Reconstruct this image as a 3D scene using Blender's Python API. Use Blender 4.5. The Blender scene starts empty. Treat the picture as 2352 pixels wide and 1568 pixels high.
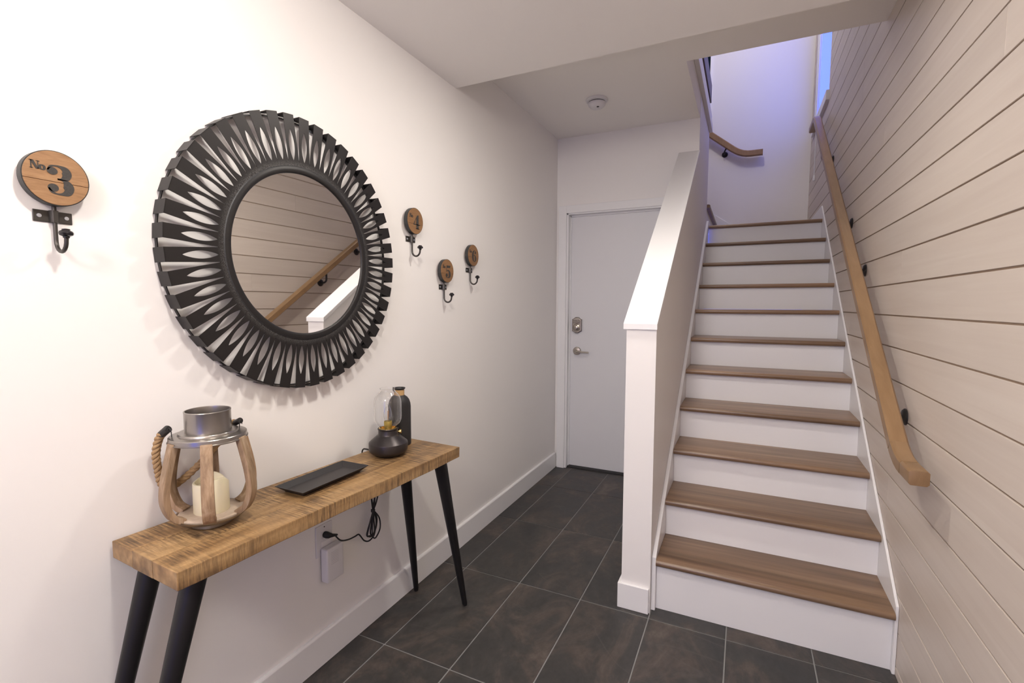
import bpy, bmesh, math, random
from mathutils import Vector, Matrix
random.seed(7)
S = bpy.context.scene
COL = S.collection
pi = math.pi

# ------------------------------------------------------------------ camera
CX, CY, CZ = 1.378, 0.0, 1.3367
YAW, PITCH, ROLL, FPX = 25.6235, -4.3825, 0.1778, 1112.09
cam_d = bpy.data.cameras.new('camera')
cam_d.sensor_fit = 'HORIZONTAL'
cam_d.sensor_width = 36.0
cam_d.lens = FPX / 2352 * 36.0
cam_d.clip_start = 0.02
cam = bpy.data.objects.new('camera', cam_d)
COL.objects.link(cam)
_y, _p, _r = map(math.radians, (YAW, PITCH, ROLL))
fwd = Vector((-math.sin(_y) * math.cos(_p), math.cos(_y) * math.cos(_p), math.sin(_p)))
rgt = Vector((math.cos(_y), math.sin(_y), 0))
upv = rgt.cross(fwd)
r2 = rgt * math.cos(_r) + upv * math.sin(_r)
u2 = upv * math.cos(_r) - rgt * math.sin(_r)
cam.matrix_world = Matrix(((r2.x, u2.x, -fwd.x, CX), (r2.y, u2.y, -fwd.y, CY), (r2.z, u2.z, -fwd.z, CZ), (0, 0, 0, 1)))
S.camera = cam

# ------------------------------------------------------------------ world, lamps, exposure
w = bpy.data.worlds.new('evening_sky')
S.world = w
w.use_nodes = True
bg = w.node_tree.nodes['Background']
bg.inputs['Color'].default_value = (0.125, 0.19, 1.0, 1)
bg.inputs['Strength'].default_value = 1.4

def point_light(name, loc, power, color, radius):
    d = bpy.data.lights.new(name, 'POINT')
    d.energy = power
    d.color = color
    d.shadow_soft_size = radius
    o = bpy.data.objects.new(name, d)
    COL.objects.link(o)
    o.location = loc
    return o
def downlight(name, loc, power, color, size, tilt=0.0):
    """recessed disc lamp facing down, or swivelled towards the left wall"""
    d = bpy.data.lights.new(name, 'AREA'); d.shape = 'DISK'; d.size = size
    d.energy = power; d.color = color
    o = bpy.data.objects.new(name, d); COL.objects.link(o); o.location = loc
    o.rotation_euler = (0, math.radians(tilt), 0)
    return o
WARM = (1.0, 0.94, 0.855)
downlight('hall_ceiling_lamp', (1.0, 0.58, 2.40), 7.4, WARM, 0.14, 24)
point_light('added_entry_fill', (0.95, -0.95, 2.22), 32, WARM, 0.20)  # added fill behind the camera that evens out the hall, not a real fixture
downlight('added_passage_fill', (0.95, 1.80, 2.435), 6.2, WARM, 0.14)  # invented downlight, put in to brighten the far wall and floor
point_light('stairwell_ceiling_lamp', (1.15, 4.35, 4.55), 17, WARM, 0.09)
def portal(name, loc, rot, sx, sy):
    """marks a window opening so the sky light through it is sampled well"""
    d = bpy.data.lights.new(name, 'AREA'); d.shape = 'RECTANGLE'; d.size = sx; d.size_y = sy
    d.cycles.is_portal = True
    o = bpy.data.objects.new(name, d); COL.objects.link(o); o.location = loc; o.rotation_euler = rot
portal('stairwell_window_portal', (1.917 + .034, 5.14, 3.81), (0, math.radians(90), 0), 1.58, .96)
portal('entry_glass_portal', (0.95, -1.82, 1.10), (math.radians(90), 0, 0), .86, 1.9)
S.view_settings.view_transform = 'Standard'
S.view_settings.look = 'None'
S.view_settings.exposure = 0.90
S.view_settings.gamma = 1.0
S.view_settings.use_curve_mapping = False

# ------------------------------------------------------------------ materials
def new_mat(name):
    m = bpy.data.materials.new(name)
    m.use_nodes = True
    nt = m.node_tree
    b = nt.nodes['Principled BSDF']
    return m, nt, b

def plain(name, col, rough=0.5, metal=0.0, spec=0.5, bump=0.0, bscale=200, mottle=0.0, mscale=3.0, coat=0.0):
    m, nt, b = new_mat(name)
    b.inputs['Base Color'].default_value = (*col, 1)
    b.inputs['Roughness'].default_value = rough
    b.inputs['Metallic'].default_value = metal
    b.inputs['Specular IOR Level'].default_value = spec
    b.inputs['Coat Weight'].default_value = coat
    tc = nt.nodes.new('ShaderNodeTexCoord')
    if mottle:
        n = nt.nodes.new('ShaderNodeTexNoise'); n.inputs['Scale'].default_value = mscale; n.inputs['Detail'].default_value = 4
        nt.links.new(tc.outputs['Object'], n.inputs['Vector'])
        mx = nt.nodes.new('ShaderNodeMix'); mx.data_type = 'RGBA'
        nt.links.new(n.outputs['Fac'], mx.inputs['Factor'])
        mx.inputs['A'].default_value = (*[c * (1 - mottle) for c in col], 1)
        mx.inputs['B'].default_value = (*[min(1, c * (1 + mottle)) for c in col], 1)
        nt.links.new(mx.outputs['Result'], b.inputs['Base Color'])
    if bump:
        n = nt.nodes.new('ShaderNodeTexNoise'); n.inputs['Scale'].default_value = bscale; n.inputs['Detail'].default_value = 3
        nt.links.new(tc.outputs['Object'], n.inputs['Vector'])
        bp = nt.nodes.new('ShaderNodeBump'); bp.inputs['Strength'].default_value = bump; bp.inputs['Distance'].default_value = 0.001
        nt.links.new(n.outputs['Fac'], bp.inputs['Height'])
        nt.links.new(bp.outputs['Normal'], b.inputs['Normal'])
    return m

def node(nt, t, **kw):
    n = nt.nodes.new(t)
    for k, v in kw.items():
        if k in n.inputs:
            n.inputs[k].default_value = v
        else:
            setattr(n, k, v)
    return n

def ramp(nt, src, stops):
    r = nt.nodes.new('ShaderNodeValToRGB')
    e = r.color_ramp.elements
    while len(e) < len(stops):
        e.new(0.5)
    for i, (p, c) in enumerate(stops):
        e[i].position = p
        e[i].color = (*c, 1) if len(c) == 3 else c
    nt.links.new(src, r.inputs['Fac'])
    return r

def mix(nt, fac, a, b, mode='MIX'):
    m = nt.nodes.new('ShaderNodeMix'); m.data_type = 'RGBA'; m.blend_type = mode
    for sock, v in (('Factor', fac), ('A', a), ('B', b)):
        if hasattr(v, 'node'):
            nt.links.new(v, m.inputs[sock])
        elif sock == 'Factor':
            m.inputs[sock].default_value = v
        else:
            m.inputs[sock].default_value = (*v, 1)
    return m.outputs['Result']

def coords(nt, scale, per_object=True, loc=(0, 0, 0)):
    """object coordinates, shifted for each object so alike pieces differ"""
    tc = nt.nodes.new('ShaderNodeTexCoord')
    src = tc.outputs['Object']
    if per_object:
        oi = nt.nodes.new('ShaderNodeObjectInfo')
        mul = node(nt, 'ShaderNodeVectorMath', operation='SCALE'); mul.inputs[0].default_value = (7.3, 3.1, 5.7)
        nt.links.new(oi.outputs['Random'], mul.inputs['Scale'])
        add = node(nt, 'ShaderNodeVectorMath', operation='ADD')
        nt.links.new(src, add.inputs[0]); nt.links.new(mul.outputs[0], add.inputs[1])
        src = add.outputs[0]
    mp = nt.nodes.new('ShaderNodeMapping')
    mp.inputs['Scale'].default_value = scale
    mp.inputs['Location'].default_value = loc
    nt.links.new(src, mp.inputs['Vector'])
    return mp.outputs['Vector']

def wood(name, dark, mid, light, scale, rough=0.4, contrast=1.0, vary=0.12, bump=0.15, spec=0.5, coat=0.0, big=(1, 1, 1)):
    """grain runs along the axis whose scale is small"""
    m, nt, b = new_mat(name)
    v = coords(nt, scale)
    n1 = node(nt, 'ShaderNodeTexNoise', Scale=1.0, Detail=6.0, Roughness=0.62, Distortion=0.6)
    nt.links.new(v, n1.inputs['Vector'])
    r = ramp(nt, n1.outputs['Fac'], [(0.5 - 0.22 / contrast, dark), (0.5, mid), (0.5 + 0.22 / contrast, light)])
    v2 = coords(nt, big)
    n2 = node(nt, 'ShaderNodeTexNoise', Scale=1.0, Detail=3.0)
    nt.links.new(v2, n2.inputs['Vector'])
    r2_ = ramp(nt, n2.outputs['Fac'], [(0.3, (1 - vary,) * 3), (0.7, (1 + vary * .6,) * 3)])
    c = mix(nt, 1.0, r.outputs['Color'], r2_.outputs['Color'], 'MULTIPLY')
    oi = nt.nodes.new('ShaderNodeObjectInfo')
    r3 = ramp(nt, oi.outputs['Random'], [(0, (1 - vary * .7,) * 3), (1, (1 + vary * .4,) * 3)])
    c = mix(nt, 1.0, c, r3.outputs['Color'], 'MULTIPLY')
    nt.links.new(c, b.inputs['Base Color'])
    b.inputs['Roughness'].default_value = rough
    b.inputs['Specular IOR Level'].default_value = spec
    b.inputs['Coat Weight'].default_value = coat
    b.inputs['Coat Roughness'].default_value = 0.15
    bp = node(nt, 'ShaderNodeBump', Strength=bump, Distance=0.001)
    nt.links.new(n1.outputs['Fac'], bp.inputs['Height'])
    nt.links.new(bp.outputs['Normal'], b.inputs['Normal'])
    return m

def table_wood(name):
    """warm mango boards with dark saw marks running across them"""
    m, nt, b = new_mat(name)
    base = node(nt, 'ShaderNodeTexNoise', Scale=1.0, Detail=5.0, Distortion=0.4)
    nt.links.new(coords(nt, (26, 2.2, 26)), base.inputs['Vector'])
    r = ramp(nt, base.outputs['Fac'], [(0.28, (0.215, 0.120, 0.050)), (0.5, (0.345, 0.205, 0.088)), (0.72, (0.46, 0.295, 0.140))])
    saw = node(nt, 'ShaderNodeTexNoise', Scale=1.0, Detail=3.0, Roughness=0.7, Distortion=0.35)
    nt.links.new(coords(nt, (7, 150, 7)), saw.inputs['Vector'])
    area = node(nt, 'ShaderNodeTexNoise', Scale=1.0, Detail=3.0, Roughness=0.6)
    nt.links.new(coords(nt, (9, 4.0, 9)), area.inputs['Vector'])
    ra = ramp(nt, area.outputs['Fac'], [(0.36, (0, 0, 0)), (0.58, (1, 1, 1))])
    rs = ramp(nt, saw.outputs['Fac'], [(0.42, (0, 0, 0)), (0.58, (1, 1, 1))])
    f = node(nt, 'ShaderNodeMath', operation='MULTIPLY')
    nt.links.new(ra.outputs['Color'], f.inputs[0]); nt.links.new(rs.outputs['Color'], f.inputs[1])
    f2 = node(nt, 'ShaderNodeMath', operation='MULTIPLY'); f2.inputs[1].default_value = 0.85
    nt.links.new(f.outputs[0], f2.inputs[0])
    c = mix(nt, f2.outputs[0], r.outputs['Color'], (0.075, 0.043, 0.024))
    fine = node(nt, 'ShaderNodeTexNoise', Scale=1.0, Detail=2.0)
    nt.links.new(coords(nt, (60, 330, 60)), fine.inputs['Vector'])
    rf = ramp(nt, fine.outputs['Fac'], [(0.3, (0.80,) * 3), (0.7, (1.1,) * 3)])
    c = mix(nt, 1.0, c, rf.outputs['Color'], 'MULTIPLY')
    nt.links.new(c, b.inputs['Base Color'])
    b.inputs['Roughness'].default_value = 0.5
    bp = node(nt, 'ShaderNodeBump', Strength=0.25, Distance=0.001)
    nt.links.new(saw.outputs['Fac'], bp.inputs['Height'])
    nt.links.new(bp.outputs['Normal'], b.inputs['Normal'])
    return m

def slate(name):
    m, nt, b = new_mat(name)
    n1 = node(nt, 'ShaderNodeTexNoise', Scale=1.0, Detail=10.0, Roughness=0.70, Distortion=0.9)
    nt.links.new(coords(nt, (3.6, 2.6, 1)), n1.inputs['Vector'])
    r = ramp(nt, n1.outputs['Fac'], [(0.30, (0.026, 0.027, 0.028)), (0.49, (0.043, 0.040, 0.038)), (0.58, (0.075, 0.060, 0.052)), (0.70, (0.13, 0.108, 0.095))])
    n2 = node(nt, 'ShaderNodeTexNoise', Scale=1.0, Detail=6.0, Roughness=0.7)
    nt.links.new(coords(nt, (34, 22, 1)), n2.inputs['Vector'])
    r2_ = ramp(nt, n2.outputs['Fac'], [(0.3, (0.80,) * 3), (0.75, (1.28,) * 3)])
    c = mix(nt, 1.0, r.outputs['Color'], r2_.outputs['Color'], 'MULTIPLY')
    # thin pale cleft veins
    n3 = node(nt, 'ShaderNodeTexNoise', Scale=1.0, Detail=3.0, Distortion=0.5)
    nt.links.new(coords(nt, (0.8, 2.3, 1), loc=(4, 9, 0)), n3.inputs['Vector'])
    r3 = ramp(nt, n3.outputs['Fac'], [(0.488, (0, 0, 0)), (0.492, (0.30,) * 3), (0.496, (0, 0, 0))])
    c = mix(nt, r3.outputs['Color'], c, (0.10, 0.09, 0.08))
    nt.links.new(c, b.inputs['Base Color'])
    rr = ramp(nt, n1.outputs['Fac'], [(0.3, (0.36,) * 3), (0.7, (0.52,) * 3)])
    nt.links.new(rr.outputs['Color'], b.inputs['Roughness'])
    b.inputs['Specular IOR Level'].default_value = 0.45
    bp = node(nt, 'ShaderNodeBump', Strength=0.25, Distance=0.002)
    nt.links.new(n1.outputs['Fac'], bp.inputs['Height'])
    nt.links.new(bp.outputs['Normal'], b.inputs['Normal'])
    return m

def glass(name, tint=(1, 1, 1), rough=0.0):
    m, nt, b = new_mat(name)
    b.inputs['Base Color'].default_value = (*tint, 1)
    b.inputs['Roughness'].default_value = rough
    b.inputs['Transmission Weight'].default_value = 1.0
    b.inputs['IOR'].default_value = 1.45
    return m

def thin_glass(name):
    """clear pane: mostly transparent with a faint mirror reflection"""
    m, nt, b = new_mat(name)
    nt.nodes.remove(b)
    tr = nt.nodes.new('ShaderNodeBsdfTransparent'); tr.inputs['Color'].default_value = (0.97, 0.975, 0.98, 1)
    gl = nt.nodes.new('ShaderNodeBsdfGlossy'); gl.inputs['Roughness'].default_value = 0.02
    mx = nt.nodes.new('ShaderNodeMixShader'); mx.inputs[0].default_value = 0.05
    nt.links.new(tr.outputs[0], mx.inputs[1]); nt.links.new(gl.outputs[0], mx.inputs[2])
    nt.links.new(mx.outputs[0], nt.nodes['Material Output'].inputs['Surface'])
    return m

M = {}
M['paint'] = plain('cream_wall_paint', (0.88, 0.852, 0.835), 0.55, spec=0.3, bump=0.03, bscale=350)
M['ceil'] = plain('ceiling_paint', (0.92, 0.885, 0.85), 0.8, spec=0.2)
M['trim'] = plain('white_trim_paint', (0.86, 0.85, 0.855), 0.35, spec=0.4)
M['door'] = plain('grey_white_door_paint', (0.76, 0.75, 0.77), 0.42, spec=0.4)
M['plank'] = wood('pickled_wood', (0.600, 0.515, 0.450), (0.655, 0.575, 0.505), (0.71, 0.635, 0.565), (14, 1.1, 30), 0.45, 0.55, 0.05, 0.12, big=(2, .9, 3))
M['groove'] = plain('raw_wood_backing', (0.40, 0.30, 0.22), 0.8)
M['slate'] = slate('dark_slate_tile')
M['grout'] = plain('grey_grout', (0.235, 0.232, 0.23), 0.9, mottle=0.15, mscale=30)
M['tread'] = wood('brown_maple_tread', (0.165, 0.097, 0.055), (0.260, 0.158, 0.092), (0.355, 0.228, 0.138), (1.6, 30, 26), 0.30, 0.8, 0.34, 0.08, big=(.7, 16, 5))
M['rail'] = wood('brown_maple_rail', (0.240, 0.138, 0.066), (0.315, 0.190, 0.094), (0.38, 0.236, 0.124), (30, 4, 8), 0.36, 0.6, 0.12, 0.06, big=(4, 2, 2))
M['dark_rail'] = wood('dark_stained_beam', (0.075, 0.042, 0.03), (0.10, 0.058, 0.042), (0.13, 0.078, 0.058), (30, 3, 30), 0.45, 0.7, 0.1)
M['black'] = plain('matte_black_metal', (0.018, 0.016, 0.016), 0.42, 0.0, 0.5)
M['bar'] = plain('brushed_black_metal', (0.024, 0.022, 0.022), 0.42, 0.4, 0.5, bump=0.08, bscale=260)
M['solder'] = plain('worn_black_metal', (0.05, 0.05, 0.052), 0.5, 0.6, mottle=0.6, mscale=160)
def bar_metal(name):
    """black sheet metal, rubbed grey and speckled at the root of each bar (local z is the radius)"""
    m, nt, b = new_mat(name)
    tc = nt.nodes.new('ShaderNodeTexCoord')
    sep = nt.nodes.new('ShaderNodeSeparateXYZ'); nt.links.new(tc.outputs['Object'], sep.inputs[0])
    mr = nt.nodes.new('ShaderNodeMapRange')
    mr.inputs['From Min'].default_value = 0.302; mr.inputs['From Max'].default_value = 0.284
    nt.links.new(sep.outputs['Z'], mr.inputs['Value'])
    n = node(nt, 'ShaderNodeTexNoise', Scale=420.0, Detail=4.0, Roughness=0.8)
    nt.links.new(coords(nt, (1, 1, 1)), n.inputs['Vector'])
    r = ramp(nt, n.outputs['Fac'], [(0.46, (0, 0, 0)), (0.64, (0.9, 0.9, 0.9))])
    mu = node(nt, 'ShaderNodeMath', operation='MULTIPLY')
    nt.links.new(mr.outputs[0], mu.inputs[0]); nt.links.new(r.outputs['Color'], mu.inputs[1])
    nt.links.new(mix(nt, mu.outputs[0], (0.026, 0.023, 0.023), (0.22, 0.215, 0.21)), b.inputs['Base Color'])
    b.inputs['Roughness'].default_value = 0.42
    b.inputs['Metallic'].default_value = 0.5
    return m
M['slat'] = bar_metal('sheet_metal_bar')
M['leg'] = plain('black_tapered_leg', (0.010, 0.009, 0.010), 0.38, spec=0.4)
M['table'] = table_wood('sawn_mango_wood')
M['plaque'] = wood('stained_pine_plaque', (0.235, 0.118, 0.050), (0.32, 0.172, 0.078), (0.40, 0.232, 0.112), (60, 24, 170), 0.55, 0.8, 0.12)
M['plaque_dark'] = wood('aged_pine_plaque', (0.21, 0.105, 0.045), (0.27, 0.14, 0.06), (0.33, 0.18, 0.08), (60, 18, 150), 0.55, 0.8, 0.12)
M['ink'] = plain('charcoal_ink', (0.045, 0.040, 0.036), 0.7, mottle=0.45, mscale=260)
M['edge'] = plain('dark_metal_band', (0.055, 0.055, 0.055), 0.45, 0.6)
M['gun'] = plain('gunmetal_hook', (0.085, 0.078, 0.072), 0.42, 0.85)
M['screw'] = plain('zinc_screw', (0.62, 0.65, 0.72), 0.3, 0.9)
M['knob'] = plain('black_glazed_knob', (0.012, 0.010, 0.012), 0.12)
M['mirror'] = plain('mirror_silver', (0.90, 0.895, 0.88), 0.015, 1.0)
M['steel'] = plain('antique_pewter', (0.36, 0.335, 0.31), 0.30, 0.95, bump=0.05, bscale=120)
M['stave'] = wood('weathered_stave_wood', (0.19, 0.115, 0.066), (0.37, 0.245, 0.145), (0.52, 0.385, 0.265), (70, 70, 10), 0.65, 1.0, 0.28, big=(9, 9, 9))
M['basewood'] = plain('whitewashed_base_wood', (0.50, 0.40, 0.31), 0.7, mottle=0.25, mscale=60)
M['rope'] = plain('jute_rope', (0.40, 0.255, 0.125), 0.9, bump=0.6, bscale=900, mottle=0.3, mscale=220)
M['wax'] = plain('ivory_wax', (0.80, 0.73, 0.53), 0.5, spec=0.4)
M['wax'].node_tree.nodes['Principled BSDF'].inputs['Subsurface Weight'].default_value = 0.3
M['wax'].node_tree.nodes['Principled BSDF'].inputs['Subsurface Radius'].default_value = (0.02, 0.015, 0.006)
M['lampbase'] = plain('satin_graphite_metal', (0.060, 0.052, 0.052), 0.36, 0.75)
M['brass'] = plain('polished_brass', (0.78, 0.55, 0.20), 0.2, 1.0)
M['socket'] = plain('gold_candle_sleeve', (0.60, 0.45, 0.10), 0.45, 0.4)
M['glass'] = glass('clear_glass')
M['pane'] = thin_glass('window_pane')
M['filament'] = plain('amber_filament', (0.75, 0.40, 0.10), 0.3, 0.5)
M['vase'] = plain('charcoal_ceramic', (0.022, 0.021, 0.022), 0.55)
M['twine'] = plain('tan_twine', (0.52, 0.33, 0.15), 0.85, bump=0.4, bscale=500)
M['tray'] = plain('black_satin_tray', (0.024, 0.022, 0.023), 0.42)
M['cord'] = plain('black_rubber_cord', (0.010, 0.009, 0.009), 0.45)
M['plastic'] = plain('white_plastic', (0.74, 0.72, 0.735), 0.4)
M['slot'] = plain('dark_slot', (0.03, 0.028, 0.027), 0.7)
M['nickel'] = plain('satin_nickel', (0.50, 0.45, 0.40), 0.30, 1.0)
M['nickel_dark'] = plain('aged_nickel', (0.22, 0.19, 0.17), 0.38, 0.9)
M['panel'] = plain('dark_teal_panel', (0.008, 0.016, 0.022), 0.8, spec=0.1)
M['grille'] = plain('grey_grille', (0.52, 0.50, 0.51), 0.6)

# ------------------------------------------------------------------ mesh helpers
class MB:
    def __init__(s):
        s.v = []; s.f = []
    def add(s, v, f):
        o = len(s.v)
        s.v += [tuple(p) for p in v]
        s.f += [tuple(i + o for i in q) for q in f]
        return s
    def box(s, x0, x1, y0, y1, z0, z1):
        v = [(x, y, z) for z in (z0, z1) for y in (y0, y1) for x in (x0, x1)]
        return s.add(v, [(0, 2, 3, 1), (4, 5, 7, 6), (0, 1, 5, 4), (2, 6, 7, 3), (0, 4, 6, 2), (1, 3, 7, 5)])
    def prism(s, poly, axis, a, b):
        """poly: 2D outline; axis 'x': (y,z) pairs, 'y': (x,z), 'z': (x,y)"""
        def P(p, t):
            return {'x': (t, p[0], p[1]), 'y': (p[0], t, p[1]), 'z': (p[0], p[1], t)}[axis]
        n = len(poly)
        v = [P(p, a) for p in poly] + [P(p, b) for p in poly]
        f = [tuple(range(n))[::-1], tuple(range(n, 2 * n))] + [(i, (i + 1) % n, n + (i + 1) % n, n + i) for i in range(n)]
        return s.add(v, f)
    def lathe(s, prof, n=32, origin=(0, 0, 0), axis='z', cap=True):
        """prof: (radius, height) from bottom to top"""
        def P(r, h, a):
            c, si = r * math.cos(a), r * math.sin(a)
            p = {'z': (c, si, h), 'x': (h, c, si), 'y': (si, h, c)}[axis]
            return (p[0] + origin[0], p[1] + origin[1], p[2] + origin[2])
        v = [P(r, h, 2 * pi * k / n) for r, h in prof for k in range(n)]
        f = [(i * n + k, i * n + (k + 1) % n, (i + 1) * n + (k + 1) % n, (i + 1) * n + k) for i in range(len(prof) - 1) for k in range(n)]
        if cap:
            f.append(tuple(range(n))[::-1]); f.append(tuple(range((len(prof) - 1) * n, len(prof) * n)))
        return s.add(v, f)
    def tube(s, pts, rad, n=10, cap=True):
        pts = [Vector(p) for p in pts]
        rad = rad if isinstance(rad, (list, tuple)) else [rad] * len(pts)
        t0 = (pts[1] - pts[0]).normalized()
        nrm = t0.orthogonal().normalized()
        v = []
        for i, p in enumerate(pts):
            t = (pts[min(i + 1, len(pts) - 1)] - pts[max(i - 1, 0)]).normalized()
            nrm = (nrm - t * nrm.dot(t)).normalized()
            bn = t.cross(nrm)
            v += [p + (nrm * math.cos(2 * pi * k / n) + bn * math.sin(2 * pi * k / n)) * rad[i] for k in range(n)]
        f = [(i * n + k, i * n + (k + 1) % n, (i + 1) * n + (k + 1) % n, (i + 1) * n + k) for i in range(len(pts) - 1) for k in range(n)]
        if cap:
            f.append(tuple(range(n))[::-1]); f.append(tuple(range((len(pts) - 1) * n, len(pts) * n)))
        return s.add(v, f)
    def sweep(s, pts, prof, side):
        """sweep a closed 2D profile (along side, along normal) down a path in the plane across 'side'"""
        pts = [Vector(p) for p in pts]; side = Vector(side)
        v = []; n = len(prof)
        for i, p in enumerate(pts):
            t = Vector((0, 0, 0))
            a = (pts[i] - pts[i - 1]).normalized() if i else None
            b = (pts[i + 1] - pts[i]).normalized() if i < len(pts) - 1 else None
            t = ((a or b) + (b or a)).normalized()
            nm = side.cross(t).normalized()
            if nm.z < 0: nm = -nm
            k = 1.0 / max(0.5, t.dot(a or b))
            v += [p + side * q[0] + nm * q[1] * k for q in prof]
        f = [(i * n + k, i * n + (k + 1) % n, (i + 1) * n + (k + 1) % n, (i + 1) * n + k) for i in range(len(pts) - 1) for k in range(n)]
        f.append(tuple(range(n))[::-1]); f.append(tuple(range((len(pts) - 1) * n, len(pts) * n)))
        return s.add(v, f)
    def mesh(s, name, mat, bevel=0.0, smooth=None, seg=2):
        bm = bmesh.new()
        vs = [bm.verts.new(p) for p in s.v]
        for q in s.f:
            try: bm.faces.new([vs[i] for i in q])
            except ValueError: pass
        bmesh.ops.recalc_face_normals(bm, faces=bm.faces[:])
        if bevel:
            eds = [e for e in bm.edges if len(e.link_faces) == 2 and e.calc_face_angle(0) > 0.5]
            bmesh.ops.bevel(bm, geom=eds, offset=bevel, segments=seg, profile=0.6, affect='EDGES', clamp_overlap=True)
        me = bpy.data.meshes.new(name)
        bm.to_mesh(me); bm.free()
        me.materials.append(mat)
        if smooth:
            me.polygons.foreach_set('use_smooth', [True] * len(me.polygons))
            me.set_sharp_from_angle(angle=math.radians(smooth))
        return me
    def build(s, name, mat, parent=None, **kw):
        o = bpy.data.objects.new(name, s.mesh(name, mat, **kw))
        COL.objects.link(o)
        if parent: o.parent = parent
        return o

def empty(name, loc=(0, 0, 0), rz=0.0):
    o = bpy.data.objects.new(name, None)
    COL.objects.link(o); o.location = loc; o.rotation_euler = (0, 0, rz)
    o.empty_display_size = 0.05
    return o

def tag(o, label, cat, group=None):
    o['label'] = label; o['category'] = cat
    if group: o['group'] = group
    return o

def struct(o, label=None):
    o['kind'] = 'structure'
    if label: o['label'] = label
    return o

def share(mesh_obj, parent, loc=(0, 0, 0), rot=(0, 0, 0)):
    c = mesh_obj.copy(); COL.objects.link(c); c.parent = parent; c.location = loc; c.rotation_euler = rot
    return c

def arc(c, r, a0, a1, n):
    return [(c[0] + r * math.cos(a0 + (a1 - a0) * i / n), c[1] + r * math.sin(a0 + (a1 - a0) * i / n)) for i in range(n + 1)]

def spline(pts, n=8):
    """Catmull-Rom through the points"""
    P = [Vector(p) for p in pts]; out = []
    for i in range(len(P) - 1):
        p0, p1, p2, p3 = P[max(i - 1, 0)], P[i], P[i + 1], P[min(i + 2, len(P) - 1)]
        for k in range(n):
            t = k / n
            out.append(0.5 * ((2 * p1) + (p2 - p0) * t + (2 * p0 - 5 * p1 + 4 * p2 - p3) * t * t + (3 * p1 - p0 - 3 * p2 + p3) * t ** 3))
    out.append(P[-1])
    return out

# ------------------------------------------------------------------ main dimensions (metres)
W = 1.917          # face of the plank wall
D = 3.699          # door wall
YB, ZC1, ZC2 = 2.197, 2.441, 2.635
YO, XO = 2.833, 1.049
Y2 = 5.80          # far wall of the stairwell
YN = -1.7          # wall behind the camera
HX0, HX1, HY = 0.927, 1.051, 2.071
RISE, RUN, NY, NZ = 0.17913, 0.24847, 2.089, 0.2035
WELL = 4.57        # end of the wall beside the upper flight
ZT = 5.0
SLOPE = RISE / RUN

# ------------------------------------------------------------------ floor tiles
fl = struct(MB().box(-0.15, W + 0.15, YN - .1, D + 0.25, -0.06, -0.0025).build('floor', M['grout']), 'dark slate tile floor with grey grout lines')
SX, X0, SY, Y0 = 0.3032, -0.16005, 0.61654, 3.88511
G = 0.0026
tiles = {}
for i in range(0, 8):
    for j in range(-1, 10):
        a0, a1 = X0 + SX * i + G, X0 + SX * (i + 1) - G
        b0, b1 = Y0 - SY * (j + 1) + G, Y0 - SY * j - G
        a0, a1, b0, b1 = max(a0, 0.0), min(a1, W), max(b0, YN), min(b1, D + 0.06)
        if a1 - a0 < 0.01 or b1 - b0 < 0.01: continue
        if a0 > 1.1 and b0 > 2.25: continue
        key = (round(a1 - a0, 3), round(b1 - b0, 3))
        if key not in tiles:
            h, k = (a1 - a0) / 2, (b1 - b0) / 2
            tiles[key] = MB().box(-h, h, -k, k, -0.008, 0).mesh('tile', M['slate'], bevel=0.0012, seg=1)
        o = bpy.data.objects.new('tile', tiles[key]); COL.objects.link(o); o.parent = fl
        o.location = ((a0 + a1) / 2, (b0 + b1) / 2, random.uniform(-0.0003, 0.0002))

# ------------------------------------------------------------------ walls and ceilings
struct(MB().box(-0.12, 0, YN - .1, D + .12, -0.05, 2.80).build('wall_left', M['paint']))
b = MB()
b.box(0, 0.062, D, D + 0.12, -0.05, ZC2)
b.box(0.90, HX1, D, D + 0.12, -0.05, ZC2)
b.box(0.062, 0.90, D, D + 0.12, 2.072, ZC2)
b.box(0, HX1, D, D + 0.12, ZC2, 2.80)
struct(b.build('wall_back', M['paint']))
b = MB()
b.box(-0.12, 0.52, YN - .12, YN, -0.05, 2.80)
b.box(1.38, W + .15, YN - .12, YN, -0.05, 2.80)
b.box(0.52, 1.38, YN - .12, YN, 2.05, 2.80)
b.box(0.52, 1.38, YN - .12, YN, -0.05, 0.15)
struct(b.build('wall_front', M['paint']))
gw = struct(empty('window_2', (0.95, YN, 0.15)), 'clear glazed entry panel in the wall facing the stairs')
for nm, bx in (('window_frame', (.52, .57, YN - .08, YN - .03, .15, 2.05)), ('window_frame', (1.33, 1.38, YN - .08, YN - .03, .15, 2.05)), ('window_frame', (.57, 1.33, YN - .08, YN - .03, 2.0, 2.05)), ('window_frame', (.57, 1.33, YN - .08, YN - .03, .15, .20))):
    o = MB().box(*bx).build(nm, M['trim'], gw); o.location = -gw.location
o = MB().box(.57, 1.33, YN - .058, YN - .054, .20, 2.0).build('pane', M['pane'], gw); o.location = -gw.location
struct(MB().box(0, W + .013, YN, YB, ZC1, 2.80).build('ceiling', M['ceil']))
b = MB().box(0, XO, YB, D, ZC2, 2.80)
b.box(XO, W + .013, YB, YO, ZC2, 2.80)
struct(b.build('ceiling_passage', M['ceil']))

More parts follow.
